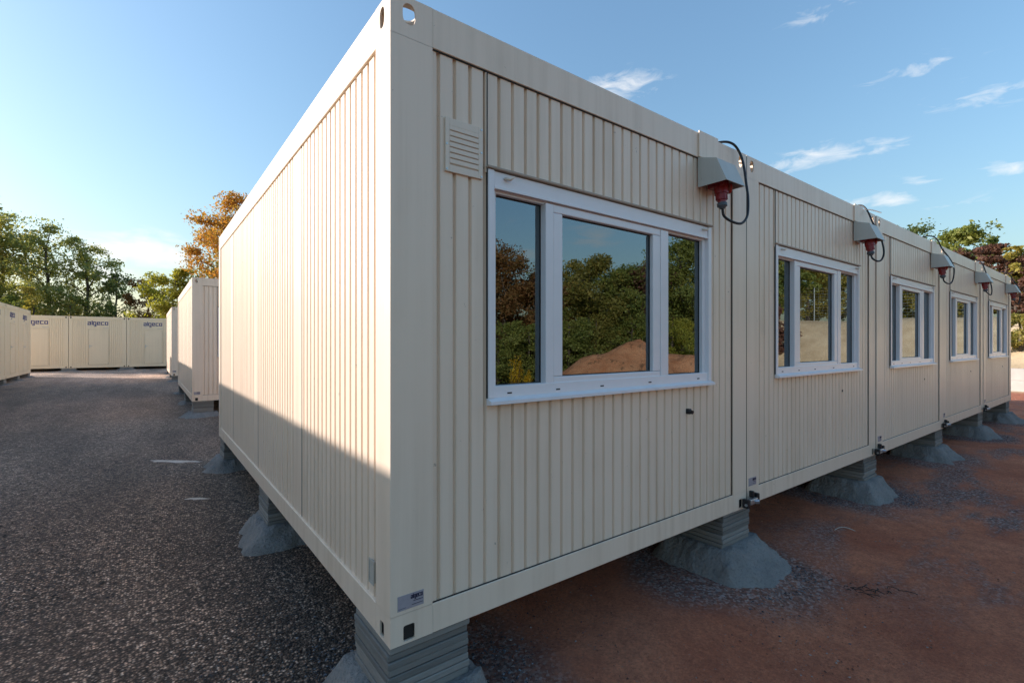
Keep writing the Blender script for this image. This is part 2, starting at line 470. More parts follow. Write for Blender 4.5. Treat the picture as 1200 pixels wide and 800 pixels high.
def frame_parts(root, W, L, H, mat, PX=0.20, PY=0.165, TB=0.176, BB=0.13, depth=0.11, dark_top=False):
    """corner posts, corner castings and beams of one container; the end face is y = 0"""
    for sx in (0, 1):
        for sy in (0, 1):
            fx = (lambda a, sx=sx: a if sx == 0 else W-a)
            fy = (lambda b, sy=sy: b if sy == 0 else L-b)
            mb = MB()
            xa, xb = sorted((fx(0), fx(PX))); ya, yb = sorted((fy(0), fy(PY)))
            mb.box(xa, xb, ya, yb, BB+.0003, H-TB-.0003, 0.0012, 0, 1)
            mb.build('corner_post', mat, root)
            for top in (0, 1):
                z0, hh = (0, BB) if top == 0 else (H-TB, TB)
                c = MB()
                if top:
                    hf, hs = (0.086, TB-0.074, 0.030, 0.046), (0.092, TB-0.074, 0.026, 0.046)
                else:
                    hf, hs = (0.086, 0.045, 0.027, 0.034), (0.092, 0.045, 0.022, 0.034)
                plate(c, lambda a, b, d: (fx(a), fy(d), z0+b), PX, hh, .008, hf, not top)
                plate(c, lambda a, b, d: (fx(d), fy(a), z0+b), PY, hh, .008, hs, not top)
                zz = H if top else 0; sg = -1 if top else 1
                plate(c, lambda a, b, d: (fx(a), fy(b), zz+sg*d), PX, PY, .008, (0.115, 0.105, 0.050, 0.046))
                # inner webs close the casting towards the beams
                xw = sorted((fx(PX-.012), fx(PX-.002))); yw = sorted((fy(.002), fy(PY-.002)))
                c.box(xw[0], xw[1], yw[0], yw[1], z0+.002, z0+hh*(0.55 if top else 0.98))
                xw = sorted((fx(.002), fx(PX-.013))); yw = sorted((fy(PY-.012), fy(PY-.002)))
                c.box(xw[0], xw[1], yw[0], yw[1], z0+.002, z0+hh*(0.55 if top else 0.98))
                cast = c.build('corner_casting', mat, root)
                if not top or dark_top:
                    k = MB(); xw = sorted((fx(.0125), fx(PX-.014))); yw = sorted((fy(.0125), fy(PY-.014)))
                    k.box(xw[0], xw[1], yw[0], yw[1], z0+.012, z0+hh-.012); k.build('hole_shade', M['dark'], cast)  # dark box painting the shade inside the casting holes
    for nm, z0, z1 in (('top_beam', H-TB, H), ('bottom_beam', 0, BB)):
        for x0, x1, y0, y1 in ((PX, W-PX, 0, depth), (PX, W-PX, L-depth, L), (0, depth, PY, L-PY), (W-depth, W, PY, L-PY)):
            mb = MB(); mb.box(x0, x1, y0, y1, z0, z1, 0.002, 0, 1)
            mb.build(nm, mat, root)

# ---------------------------------------------------------------- lettering (six wide block letters) and tiny print
def ribbon(mb, pts, t, z, sx, sz, ox, oz, put):
    for i, (a, b) in enumerate(zip(pts, pts[1:])):
        x0, x1 = sorted((a[0], b[0])); y0, y1 = sorted((a[1], b[1]))
        X0, X1 = ox+x0*sx-t/2, ox+x1*sx+t/2
        Z0, Z1 = oz+y0*sz-t/2, oz+y1*sz+t/2
        d = z + 0.0004*((i*3) % 5)
        v = [put(X0, d, Z0), put(X1, d, Z0), put(X1, d, Z1), put(X0, d, Z1), put(X0, 0, Z0), put(X1, 0, Z0), put(X1, 0, Z1), put(X0, 0, Z1)]
        mb.add(v, [(0,1,2,3),(0,4,5,1),(1,5,6,2),(2,6,7,3),(3,7,4,0)])
LET = {'a': [(0,1),(1,1),(1,0),(0,0),(0,.5),(1,.5)], 'l': [(0,0),(0,1.35)], 'g': [(1,0),(0,0),(0,1),(1,1),(1,-.55),(.35,-.55)],
       'e': [(0,.5),(1,.5),(1,1),(0,1),(0,0),(1,0)], 'c': [(1,1),(0,1),(0,0),(1,0)], 'o': [(0,0),(1,0),(1,1),(0,1),(0,0)]}
def lettering(mb, x0, zc, width, xh, put, z=0.002):
    lw = width/ (5*1.38+0.35)
    x = x0; t = xh*0.25
    for ch in 'algeco':
        cell = 0.05 if ch == 'l' else 1
        ribbon(mb, LET[ch], t, z, lw*0.84, xh-t*0.2, x + t/2, zc-xh/2, put)
        x += lw*((0.42 if ch == 'l' else 1.36))

# ---------------------------------------------------------------- office container (window end faces -y)
W, L, H = 2.984, 6.055, 2.80
G0 = 0.2344; GP = 0.0848
front_c = [G0 + GP*k for k in range(40)]
WX0, WX1, WZ0, WZ1 = 0.50, 2.47, 1.00, 2.15

def make_office():
    root = thing('office_container', 'x', 'container', (0, 0, BASE), 0, 'cream office containers')
    cm = M['cream']
    frame_parts(root, W, L, H, cm)
    fp = lambda s_, d, z: (s_, 0.012+d, z)
    mb = MB()
    sheet(mb, .195, WX0, .125, 2.63, front_c, fp)
    sheet(mb, WX1, 2.795, .125, 2.63, front_c, fp)
    sheet(mb, WX0, WX1, WZ1, 2.63, front_c, fp)
    sheet(mb, WX0, WX1, .125, WZ0+.02, front_c, fp)
    # the seam beside the window: a thin lapped edge strip
    mb.box(WX0-.010, WX0-.004, 0.006, .016, WZ1-.02, 2.615)
    p = mb.build('wall_panel', cm, root)
    # dark beads painting the shadow line around the sheet, the last the window seam
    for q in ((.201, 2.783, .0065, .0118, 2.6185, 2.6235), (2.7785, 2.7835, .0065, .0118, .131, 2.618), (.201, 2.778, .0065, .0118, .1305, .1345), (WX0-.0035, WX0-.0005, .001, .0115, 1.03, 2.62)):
        mb = MB(); mb.box(*q); mb.build('shade_seam', M['gasket'], root)
    # long side facing -x : four sheets with flat joint bands
    def side(putx, name):
        mb = MB()
        seams = [0.16, 1.51, 3.11, 4.73, 5.90]
        for i in range(4):
            a, b = seams[i], seams[i+1]
            flat = 0.0 if i == 0 else 0.25
            cs = []
            s_ = b - 0.02
            k = a + flat + (0.045 if i == 0 else 0.0)
            while k < b - 0.03:
                cs.append(k); k += 0.0835
            sheet(mb, a + (.009 if i else 0), b - (.009 if i < 3 else 0), .125, 2.63, cs, putx, w=.026, wb=.010, d=.022)
            if i:
                jm = MB(); jm.add([putx(a-.02, .0025, .128), putx(a+.02, .0025, .128), putx(a+.02, .0025, 2.625), putx(a-.02, .0025, 2.625)], [(0,1,2,3)])
                jm.build('joint_strip', M['gasket'], root)
        return mb.build(name, cm, root)
    side(lambda s_, d, z: (0.012+d, s_, z), 'wall_panel')
    side(lambda s_, d, z: (W-0.012-d, s_, z), 'wall_panel')
    mb = MB(); sheet(mb, .195, 2.795, .125, 2.63, front_c, lambda s_, d, z: (s_, L-0.012-d, z)); mb.build('wall_panel', cm, root)
    mb = MB(); mb.box(.1, W-.1, .1, L-.1, 2.70, 2.745); mb.build('roof', M['roof'], root)
    mb = MB(); mb.box(.1, W-.1, .1, L-.1, .03, .12); mb.build('floor', M['floor'], root)
    mb = MB()   # inner lining with the window opening left free
    t = .08
    mb.box(t, t+.01, .09, L-t, .121, 2.69); mb.box(W-t-.01, W-t, .09, L-t, .121, 2.69)
    mb.box(t+.011, W-t-.011, L-t-.01, L-t, .121, 2.69)
    mb.box(t+.011, W-t-.011, .09, L-t-.011, 2.66, 2.69)
    for x0, x1, z0, z1 in ((t+.011, WX0, .121, 2.659), (WX1, W-t-.011, .121, 2.659), (WX0+.001, WX1-.001, .121, WZ0), (WX0+.001, WX1-.001, WZ1-.02, 2.659)):
        mb.box(x0, x1, .09, .10, z0, z1)
    mb.build('inner_lining', M['inner'], root)
    # window ------------------------------------------------
    pv = M['pvc']
    mb = MB()
    mb.box(WX0, .536, -.006, .088, 1.03, 2.148, .004)          # left jamb
    mb.box(2.434, WX1, -.006, .088, 1.03, 2.148, .004)         # right jamb
    mb.box(2.398, 2.436, .022, .088, 1.085, 2.052, .003)       # right jamb, inner step
    mb.box(.534, .562, .022, .088, 1.085, 2.052, .003)
    mb.box(.534, 2.436, .004, .088, 1.028, 1.088, .004)        # bottom rail
    mb.box(.534, 2.436, .024, .088, 2.045, 2.068, .003)        # head rail
    mb.box(.878, .934, .006, .088, 1.082, 2.05, .004)          # mullions
    mb.box(1.884, 1.966, .006, .088, 1.082, 2.05, .004)
    win = mb.build('window', pv, root)
    mb = MB()
    mb.box(.538, 2.432, .002, .085, 2.066, 2.146, .004)
    mb.box(.538, 2.432, -.003, .006, 2.058, 2.072, .002)
    mb.build('shutter_box', pv, win)
    mb = MB()
    mb.add([(WX0-.004, -.034, 1.000), (WX1+.004, -.034, 1.000), (WX1+.004, -.034, 1.016), (WX0-.004, -.034, 1.016),
            (WX0-.004, .006, .996), (WX1+.004, .006, .996), (WX1+.004, .006, 1.031), (WX0-.004, .006, 1.031)],
           [(0,1,2,3), (3,2,6,7), (0,4,5,1), (0,3,7,4), (1,5,6,2), (4,7,6,5)])
    mb.build('sill', pv, win)
    for x in (.62, .95, 1.3, 1.75, 2.3):
        mb = MB(); mb.box(x, x+.028, .0022, .006, 1.046, 1.053); mb.build('drain_slot', M['dark'], win)
    mb = MB()
    mb.box(WX0-.008, WX1+.012, -.016, .03, 2.1495, 2.162, .003)
    mb.build('lintel_strip', M['lintel'], win)
    mb = MB()
    for z0, z1 in ((1.062, 1.118), (2.008, 2.052)): mb.box(.936, 1.882, .010, .07, z0, z1, .005)
    mb.box(.936, 1.004, .010, .07, 1.119, 2.007, .005); mb.box(1.806, 1.882, .010, .07, 1.119, 2.007, .005)
    sash = mb.build('sash', pv, win)
    gk = MB(); th = .006
    panes = ((.560, .880, 1.086, 2.047, .052), (1.004, 1.807, 1.117, 2.009, .040), (1.964, 2.400, 1.086, 2.047, .052))
    for x0, x1, z0, z1, y in panes:
        p = MB(); p.box(x0-.004, x1+.004, y, y+.012, z0-.004, z1+.004); p.build('pane', M['glass'], win)
        gk.box(x0, x0+th, y-.004, y-.001, z0, z1); gk.box(x1-th, x1, y-.004, y-.001, z0, z1)
        gk.box(x0+th+.0005, x1-th-.0005, y-.0042, y-.0012, z0, z0+th); gk.box(x0+th+.0005, x1-th-.0005, y-.0042, y-.0012, z1-th, z1)
    gk.build('gasket', M['gasket'], win)
    for x, rr in ((.60, 1), (2.36, -1)):
        st = MB(); st.tube([(x, .0, 2.118), (x+.02, -.022, 2.112), (x+.042, -.026, 2.128)], [.007, .008, .006], 8)
        st.build('shutter_stop', M['vent'], win, True)
    # vent grille -------------------------------------------
    mb = MB()
    x0, x1, z0, z1 = .266, .470, 2.088, 2.335
    zs = [z0+.022]
    mb.box(x0, x0+.022, 0.000, 0.0115, z0, z1, .002); mb.box(x1-.024, x1, 0.000, 0.0115, z0, z1, .002)
    ns = 7; sp = .0255; s0 = z0+.036
    mb.box(x0+.022, x1-.024, 0.000, 0.0115, z0, s0-.003, .0015)
    mb.box(x0+.022, x1-.024, 0.000, 0.0115, s0+ns*sp-.001, z1, .0015)
    for k in range(ns):
        a = s0 + k*sp
        v = [(x0+.022, 0.000, a+.0055), (x1-.024, 0.000, a+.0055), (x1-.024, 0.000, a+sp-.001), (x0+.022, 0.000, a+sp-.001),
             (x0+.022, .009, a-.001), (x1-.024, .009, a-.001), (x1-.024, .009, a+sp-.008), (x0+.022, .009, a+sp-.008)]
        mb.add(v, [(0,1,2,3), (3,2,6,7), (0,4,5,1), (4,7,6,5)])
    vent = mb.build('vent_grille', M['vent'], root)
    mb = MB(); mb.box(x0+.02, x1-.02, .0098, .0112, z0+.02, z1-.03); mb.build('vent_backing', M['dark'], vent)
    for x, z in ((x0+.006, z0+.01), (x1-.008, z0+.01), (x1-.008, z1-.012), (x0+.006, z0+.125), (x1-.008, z0+.125)):
        mb = MB(); mb.tube([(x, -.003, z), (x, .003, z)], .0045, 8); mb.build('screw', M['zinc'], vent)
    # power hood ---------------------------------------------
    u0, u1 = 2.305, 2.552
    mb = MB()
    P = [(0.0, 2.622), (-.140, 2.578), (-.214, 2.408)]
    th = .004
    for xa, xb in ((u0, u0+th), (u1-th, u1)):
        pts = [(0.0, 2.408)] + P
        pts = [(0.0, 2.408), (0.0, 2.622), (-.140, 2.578), (-.214, 2.408)]
        v = [(xa, y, z) for y, z in pts] + [(xb, y, z) for y, z in pts]
        mb.add(v, [(0,1,2,3), (7,6,5,4), (0,4,5,1), (1,5,6,2), (2,6,7,3), (3,7,4,0)])
    xa, xb = u0+th, u1-th
    for (ya, za), (yb, zb) in zip(P, P[1:]):
        n = Vector((0, zb-za, -(yb-ya))).normalized()*th
        v = [(xa, ya, za), (xb, ya, za), (xb, yb, zb), (xa, yb, zb)]
        v2 = [(x, y+abs(n.y), z-abs(n.z)) for x, y, z in v]
        mb.add(v+v2, [(0,1,2,3), (7,6,5,4), (0,4,5,1), (1,5,6,2), (2,6,7,3), (3,7,4,0)])
    hood = mb.build('power_hood', M['hood'], root)
    mb = MB(); mb.box(u0, u1, -.012, -.001, 2.626, 2.812, .002); mb.build('mounting_plate', M['cream'], hood)
    mb = MB(); mb.box(W+.0005, W+.0155, .003, .06, .0, 2.79); mb.build('gap_strip', M['gasket'], root)  # dark strip filling the gap towards the next container
    # small fittings
    mb = MB(); mb.tube([(2.02, .024, .80), (2.02, .008, .80)], .012, 12); mb.build('drain_plug', M['rubber'], root)
    mb = MB(); mb.tube([(2.20, .022, .825), (2.20, -.006, .825), (2.20, -.010, .823), (2.20, -.026, .82)], [.02, .02, .014, .013], 14); mb.build('cable_gland', M['rubber'], root, False)
    mb = MB(); mb.box(.002-.004, .002, .186, .246, .30, .306); mb.box(-.002, .002, .186, .246, .196, .202); mb.box(-.002, .002, .186, .192, .2025, .2995); mb.box(-.002, .002, .240, .246, .2025, .2995)
    mb.box(.0005, .0115, .193, .239, .203, .299)
    mb.build('slot_cover', M['slot'], root)
    st = MB(); st.box(.032, .155, -.0015, .001, .148, .212)
    stk = st.build('sticker', M['sticker'], root); stk['label'] = 'small silver maker sticker with dark lettering'
    ink = MB(); put = lambda x, d, z: (x, -.0015-d, z)
    lettering(ink, .093, .196, .058, .013, put, .0006)
    ink.build('lettering', M['ink'], stk); ink = MB()
    for q in ((.105, .150, -.0021, -.0014, .1745, .1775), (.098, .150, -.0021, -.0014, .1600, .1625), (.036, .07, -.0021, -.0014, .1560, .1575)):
        ink = MB(); ink.box(*q); ink.build('small_print', M['ink'], stk)
    return root

office = make_office()
ORD = ['cream office container nearest the camera, sunlit long side and vent beside its window',
       'second cream office container along the window front, just right of the largest one',
       'third cream office container along the window front, in the middle of the row',
       'fourth cream office container along the window front, next to the last one',
       'last cream office container at the far right end of the window front']
offices = [office]; offices_made = []
def off(x, y, label, group):
    o = office if label == ORD[0] else dup(office, None, ('vent_grille', 'cable_gland') + (('gap_strip',) if len(offices_made) >= 4 else ()))
    offices_made.append(o)
    o.location = (x, y, BASE); o['label'] = label; o['group'] = group
    return o
off(0, 0, ORD[0], 'cream office containers in the window row')
for k in range(1, 5):
    o = off(3.0*k, 0, ORD[k], 'cream office containers in the window row')
    o.location = (3.0*k, [0, .006, -.005, .008, .0][k], BASE + [0, .004, -.003, .006, .012][k])
[bpy.data.objects.remove(c_) for c_ in kids(office) if c_.name.startswith('drain_plug')]
off(0, 11.1, 'cream office container standing behind the near one, shadow along its side foot', 'cream office containers further back')
off(0, 22.1, 'cream office container farthest along the right edge of the yard, next to the door row', 'cream office containers further back')

# ---------------------------------------------------------------- storage container with a door in its end (faces -y)
SW = 2.422
def make_store():
    root = thing('storage_container', 'x', 'container', (0, 0, 0), 0, 'cream containers with doors')
    cm = M['cream_far']
    frame_parts(root, SW, L, H, cm, 0.14, 0.14, 0.15, 0.13, dark_top=True)
    cs = [.17+.0848*k for k in range(40)]
    dx0, dx1 = .765, 1.67
    fp = lambda s_, d, z: (s_, .014+d, z)
    mb = MB()
    sheet(mb, .135, dx0, .125, 2.66, cs, fp); sheet(mb, dx1, SW-.135, .125, 2.66, cs, fp)
    sheet(mb, dx0, dx1, 2.12, 2.66, [], fp)
    mb.build('wall_panel', cm, root)
    for put in (lambda s_, d, z: (.014+d, s_, z), lambda s_, d, z: (SW-.014-d, s_, z)):
        mb = MB(); sheet(mb, .135, L-.135, .125, 2.66, [.2+.0848*k for k in range(68)], put); mb.build('wall_panel', cm, root)
    mb = MB(); sheet(mb, .135, SW-.135, .125, 2.66, cs, lambda s_, d, z: (s_, L-.014-d, z)); mb.build('wall_panel', cm, root)
    mb = MB(); mb.box(.1, SW-.1, .1, L-.1, 2.72, 2.76); mb.build('roof', M['roof'], root)
    mb = MB(); mb.box(.1, SW-.1, .1, L-.1, .03, .12); mb.build('floor', M['floor'], root)
    mb = MB()
    mb.box(dx0, dx0+.03, -.004, .05, .132, 2.135, .003); mb.box(dx1-.03, dx1, -.004, .05, .132, 2.135, .003)
    mb.box(dx0+.031, dx1-.031, -.004, .05, 2.105, 2.135, .003); mb.box(dx0+.031, dx1-.031, -.004, .05, .132, .160, .003)
    mb.build('door_frame', cm, root)
    mb = MB(); mb.box(dx0+.038, dx1-.038, .006, .045, .168, 2.098, .004)
    door = mb.build('door', cm, root)
    mb = MB(); mb.box(dx0+.07, dx0+.10, -.004, .006, 1.07, 1.25, .003); mb.tube([(dx0+.085, -.003, 1.18), (dx0+.085, -.05, 1.18), (dx0+.20, -.052, 1.18)], .010, 8)
    mb.build('handle', M['zinc'], door)
    mb = MB(); put = lambda x, d, z: (x, .014-d, z)
    lettering(mb, dx0+.0, 2.435, .90, .155, put, .003)
    mb.build('lettering', M['navy'], root)
    for q in ((dx0+.01, dx0+.20, .0115, .0145, 2.25, 2.268), (dx1-.27, dx1-.01, .0115, .0145, 2.175, 2.193)):
        mb = MB(); mb.box(*q); mb.build('small_print', M['faintink'], root)
    return root
store = make_store()
stores = []
def put_store(x, y, z, rz, label, group):
    o = store if not stores else dup(store)
    stores.append(o)
    o.location = (x, y, z); o.rotation_euler = (0, 0, rz); o['label'] = label; o['group'] = group
    return o
FB = BASE
for k, lab in enumerate(['door container at the left of the back row, partly behind the left row',
                         'cream container with a centred door in the middle of the back row',
                         'door container at the right of the back row, beside the farthest office container']):
    put_store(-6.588+2.441*k, 33.2, FB, 0, lab, 'cream door containers across the end of the yard')
LEFT = ['cream door container ending the left row, beside the back row',
        'second cream door container from the far end of the left row',
        'third cream door container from the far end of the left row']
for k in range(12):
    lab = LEFT[k] if k < 3 else 'cream door container of the left row nearer than the photo edge'
    put_store(-5.0, 28.73-2.441*(k+1), FB, PI/2, lab, 'cream door containers along the left of the yard')

# ---------------------------------------------------------------- piers and footings
rng = random.Random(5)
def footing_mesh(seed, ext=0.22, h=0.21, bx=0.40, by=0.42, spill=(0, 0)):
    r = random.Random(seed)
    mb = MB(); n = 96; rings = 20
    # centre top, then rings outwards : flat shoulder, rough slope, feathered edge
    for i in range(rings):
        t = i/(rings-1)
        for k in range(n):
            a = 2*PI*k/n
            c, s_ = math.cos(a), math.sin(a)
            e = 11
            q = (abs(c/(bx/2+.055))**e + abs(s_/(by/2+.055))**e)**(-1/e)
            wob = vnoise(3*c+seed*7, 3*s_+seed, 1)
            q2 = q + ext*(0.30+.5*wob) + max(0, c*spill[0]+s_*spill[1])*0.14*(.5+wob)
            if t < .25:
                rad = q*t/.25; z = h
            else:
                tt = (t-.25)/.75
                rad = q + (q2-q)*tt
                z = h*(1-tt)**(0.96) - .012*tt
            rough = (vnoise(rad*c*13+seed*3, rad*s_*13, 2)-.5)*.046*(1 if t > .25 else .25)*(1-max(0, t-.8)*4)
            rough += (vnoise(rad*c*33+seed*3, rad*s_*33, 6)-.5)*.034*(1 if t > .25 else .2)
            mb.v.append((rad*c, rad*s_, z+rough))
    for i in range(rings-1):
        for k in range(n):
            k2 = (k+1) % n
            mb.f.append((i*n+k, i*n+k2, (i+1)*n+k2, (i+1)*n+k)); mb.m.append(0)
    return mb
def pier(u, v, label, group, bx=.40, by=.42, spill=(0, 0), seed=1, cat='pier'):
    z = gz(u, v)
    zt = BASE - .002
    t = thing('concrete_pier', label, cat, (u, v, z), 0, group)
    fh = max(.06, zt - z - .262)
    r = random.Random(seed)
    fo = footing_mesh(seed, .22 if fh > .1 else .16, fh, bx, by, spill).build('footing', M['footing'], t, True)
    mb = MB(); ns = 8 if zt-z-fh > .2 else max(2, int((zt-z-fh)/.04)); hz = (zt-z-fh+.004)/ns
    for k in range(ns):
        jx, jy = r.uniform(-.006, .006), r.uniform(-.006, .006)
        mb.box(-bx/2+jx, bx/2+jx, -by/2+jy, by/2+jy, fh-.004+k*hz+.0015, fh-.004+(k+1)*hz-.0015, .004, 0, 1)
    mb.build('slab_stack', M['slab'], t)
    return t
GW = 'concrete piers under the window row'
pier(.20, .225, 'striped grey slab pier under the nearest corner of the office row', GW, spill=(-.6, -.5), seed=11)
JL = ['grey slab pier on a rough footing below the first joint of the window row', 'grey slab pier below the second joint of the window row',
      'grey slab pier below the third joint of the window row', 'grey slab pier below the fourth joint of the window row', 'grey slab pier under the far right end of the window row']
for k in range(1, 6):
    pier(3.0*k - .12 - (.1 if k == 5 else 0), .235, JL[k-1], GW, spill=(0, -.6), seed=20+k)
pier(.21, 2.84, 'grey slab pier halfway along the sunlit long side', 'concrete piers along the long sides', spill=(-.4, 0), seed=31)
pier(.21, 5.80, 'grey slab pier under the back corner of the near office container', 'concrete piers along the long sides', spill=(-.4, 0), seed=32)
for v0, nm in ((11.1, 'second office container'), (22.1, 'farthest office container')):
    pier(.22, v0+.23, 'grey slab pier under the front corner of the %s' % nm, 'concrete piers along the long sides', spill=(-.8, -.5), seed=int(v0)+40)
    pier(.21, v0+2.84, 'grey slab pier halfway along the side of the %s' % nm, 'concrete piers along the long sides', spill=(-.4, 0), seed=int(v0)+41)
    pier(.21, v0+5.80, 'grey slab pier under the back corner of the %s' % nm, 'concrete piers along the long sides', spill=(-.4, 0), seed=int(v0)+42)
for k, lb in enumerate(['pale footing under the yard end of the left container row', 'pale footing under the last joint of the left container row', 'pale footing under the second last joint of the left container row', 'pale footing at the photo edge under the left container row']):
    pier(-5.22, 28.73-2.441*k - (.22 if k == 0 else 0), lb, 'footings under the left row', spill=(.8, 0), seed=60+k)
for k, lb in enumerate(['low pale footing below the left joint of the back row', 'low pale footing below the right joint of the back row']):
    pier(-6.588+2.441*(k+1), 33.42, lb, 'footings under the back row', spill=(0, -1), seed=70+k, bx=.6)

# ---------------------------------------------------------------- plugs with cables, clamps at the joints
def make_plug(name, label, pts, grp, x):
    t = thing(name, label, 'power cable', (x, 0, BASE), 0, grp)
    ax = Vector((-.05, -.10, -1)).normalized()
    top = Vector((2.435, -.095, 2.455))
    mb = MB()
    mb.box(2.39, 2.48, -.135, -.02, 2.405, 2.46, .006)          # socket body under the hood
    mb.build('socket', M['red'], t)
    mb = MB()
    q = [top + ax*s_ for s_ in (0, .045, .046, .10, .102, .145, .147, .165)]
    mb.tube(q, [.040, .040, .046, .046, .037, .035, .028, .028], 20)
    for k in range(12):
        a = 2*PI*k/12
        o = Vector((math.cos(a), math.sin(a), 0))*.0365
        mb.tube([top+ax*.105+o, top+ax*.142+o], .0035, 5)
    plug = mb.build('plug', M['red'], t, False)
    mb = MB(); c = top + ax*.03 + Vector((.062, -.02, -.018))
    mb.tube([c, c+Vector((.012, -.010, .0)), c+Vector((.017, -.014, 0))], [.038, .038, .025], 18)
    mb.build('socket_lid', M['redlid'], t)
    mb = MB(); q = [top + ax*s_ for s_ in (.163, .166, .188, .192, .205)]
    mb.tube(q, [.030, .034, .034, .026, .018], 16); mb.build('collar', M['greyplastic'], t)
    e = top + ax*.20
    mb = MB(); mb.tube(catmull([e] + [(p[0]+.02*math.sin(x*1.7+i), p[1]+.012*math.cos(x*2.3+i), p[2]) for i, p in enumerate(pts)], 8), .0092, 10); mb.build('cable', M['rubber'], t, True)
    return t
loopA = [(2.445, -.13, 2.20), (2.50, -.15, 2.165), (2.58, -.16, 2.165), (2.68, -.15, 2.235), (2.757, -.13, 2.37), (2.795, -.11, 2.50), (2.80, -.09, 2.64), (2.775, -.06, 2.75), (2.72, -.015, 2.822), (2.66, .06, 2.835), (2.58, .2, 2.80), (2.5, .5, 2.755)]
loopB = [(2.45, -.13, 2.205), (2.50, -.15, 2.175), (2.56, -.17, 2.19), (2.60, -.19, 2.28), (2.61, -.20, 2.42), (2.605, -.16, 2.56), (2.60, -.08, 2.70), (2.575, -.03, 2.82), (2.52, .02, 2.885), (2.44, .10, 2.90), (2.35, .25, 2.84), (2.25, .5, 2.757)]
loopC = [(2.45, -.14, 2.215), (2.49, -.16, 2.19), (2.53, -.17, 2.215), (2.55, -.18, 2.30), (2.575, -.16, 2.45), (2.60, -.10, 2.62), (2.635, -.04, 2.78), (2.64, .03, 2.86), (2.62, .12, 2.86), (2.55, .3, 2.79), (2.5, .5, 2.757)]
PL = ['black cable hanging in a wide loop from the red plug nearest the camera', 'black cable and red plug under the second grey hood',
      'black cable and red plug under the third grey hood', 'black cable and red plug under the fourth grey hood', 'red plug and cable under the last grey hood at the row end']
for k in range(5):
    make_plug('power_cable', PL[k], [loopA, loopC, loopB, loopC, loopB][k], 'plugs and cables on the window front', 3.0*k)
for k, lb in ((2, 'thin white cable end sticking up from the roof at the second joint'), (4, 'thin white cable end sticking up from the roof at the fourth joint')):
    mb = MB(); x = 3.0*k - .28
    mb.tube(catmull([(x-.1, .5, BASE+2.755), (x, .12, BASE+2.83), (x+.25, .06, BASE+2.875), (x+.62, .05, BASE+2.90)], 8), .008, 6)
    tag(mb.build('white_cable', M['whitewire'], None, True), lb, 'cable', 'white cables on the roof')

CL = ['galvanised bolt clamp joining the two nearest office containers at the bottom', 'galvanised bolt clamp at the second joint of the window row',
      'galvanised bolt clamp at the third joint of the window row', 'galvanised bolt clamp at the fourth joint of the window row']
clamps = []
def make_clamp():
    t = thing('joint_clamp', 'x', 'clamp', (0, 0, 0))
    mb = MB()
    mb.tube([(-.10, -.035, .045), (.10, -.035, .070)], .011, 10)
    mb.box(-.055, .055, -.055, -.012, .040, .082, .006)
    mb.tube([(.02, -.05, .055), (.035, -.075, .06)], .018, 6)
    mb.build('bolt', M['zinc'], t)
    mb = MB()
    mb.box(-.095, -.062, -.05, -.001, .018, .088, .006); mb.build('jaw', M['rubber'], t)
    mb = MB(); mb.box(.062, .092, -.05, -.001, .040, .110, .006); mb.build('jaw', M['rubber'], t)
    mb = MB(); mb.box(.005, .03, -.04, -.004, .084, .135, .006); mb.build('lever', M['rubber'], t)
    return t
for k in range(1, 5):
    c = make_clamp() if k == 1 else dup(clamps[0])
    clamps.append(c); c.location = (3.0*k - .005, -.008, BASE - .004); tag(c, CL[k-1], 'clamp', 'clamps at the joints of the window row')

# ---------------------------------------------------------------- loose stones
def stones(name, n, fn, size, mats, label, seed):
    r = random.Random(seed); V = []; F = []; Ms = []
    for i in range(n):
        u, v = fn(r)
        s_ = size[0]*(size[1]/size[0])**(r.random()**2.2)
        z = gz(u, v) + (0.03 if u < yard_edge(v) - .1 else 0.0)
        a = r.uniform(0, PI); c, d = math.cos(a), math.sin(a)
        o = len(V)
        sx, sy, sz = s_*r.uniform(.7, 1.3), s_*r.uniform(.6, 1), s_*r.uniform(.45, .8)
        for px, py, pz in ((1,0,0),(.3,.9,.1),(-.8,.6,0),(-.9,-.5,.1),(.2,-1,0),(.25,.25,.9),(-.35,-.2,.8)):
            px, py, pz = px*r.uniform(.75, 1.2)*sx, py*r.uniform(.75, 1.2)*sy, pz*r.uniform(.8, 1.1)*sz
            V.append((u+px*c-py*d, v+px*d+py*c, z+pz-.15*sz))
        for f in ((0,1,5),(1,2,5),(2,6,5),(2,3,6),(3,4,6),(4,0,5),(4,5,6)):
            F.append(tuple(o+q for q in f))
        Ms += [r.randrange(len(mats))]*7
    mb = MB(); mb.v = V; mb.f = F; mb.m = Ms
    tag(mb.build(name, mats), label, 'stones', None, 'stuff')
SM = [mat_simple('stone_dark', (0.035, 0.033, 0.034), .85), mat_simple('stone_grey', (0.085, 0.078, 0.074), .85), mat_simple('stone_tan', (0.15, 0.105, 0.085), .85),
      mat_simple('stone_black', (0.022, 0.021, 0.022), .8), mat_simple('stone_mid', (0.055, 0.048, 0.046), .85)]
SR = [mat_simple('clod_red', (0.20, 0.075, 0.045), .95), mat_simple('clod_dark', (0.12, 0.05, 0.035), .95), mat_simple('stone_pale', (0.32, 0.26, 0.23), .85), mat_simple('clod_brown', (0.24, 0.11, 0.07), .95)]
def fyard(r):
    while True:
        d = 1.1 + 9*r.random()**1.6; a = R(37 + r.uniform(8, 52))
        u, v = -.826 + d*math.cos(a+R(16)), -1.947 + d*math.sin(a+R(16))
        if u < yard_edge(v) - .05 and u > -4.6: return u, v
stones('loose_chippings', 15000, fyard, (.0045, .014), SM, 'loose dark chippings lying on the yard', 3)
def fred(r):
    u = .8 + 13*r.random()**1.5; v = -3.4 + 4.4*r.random()
    return u, v
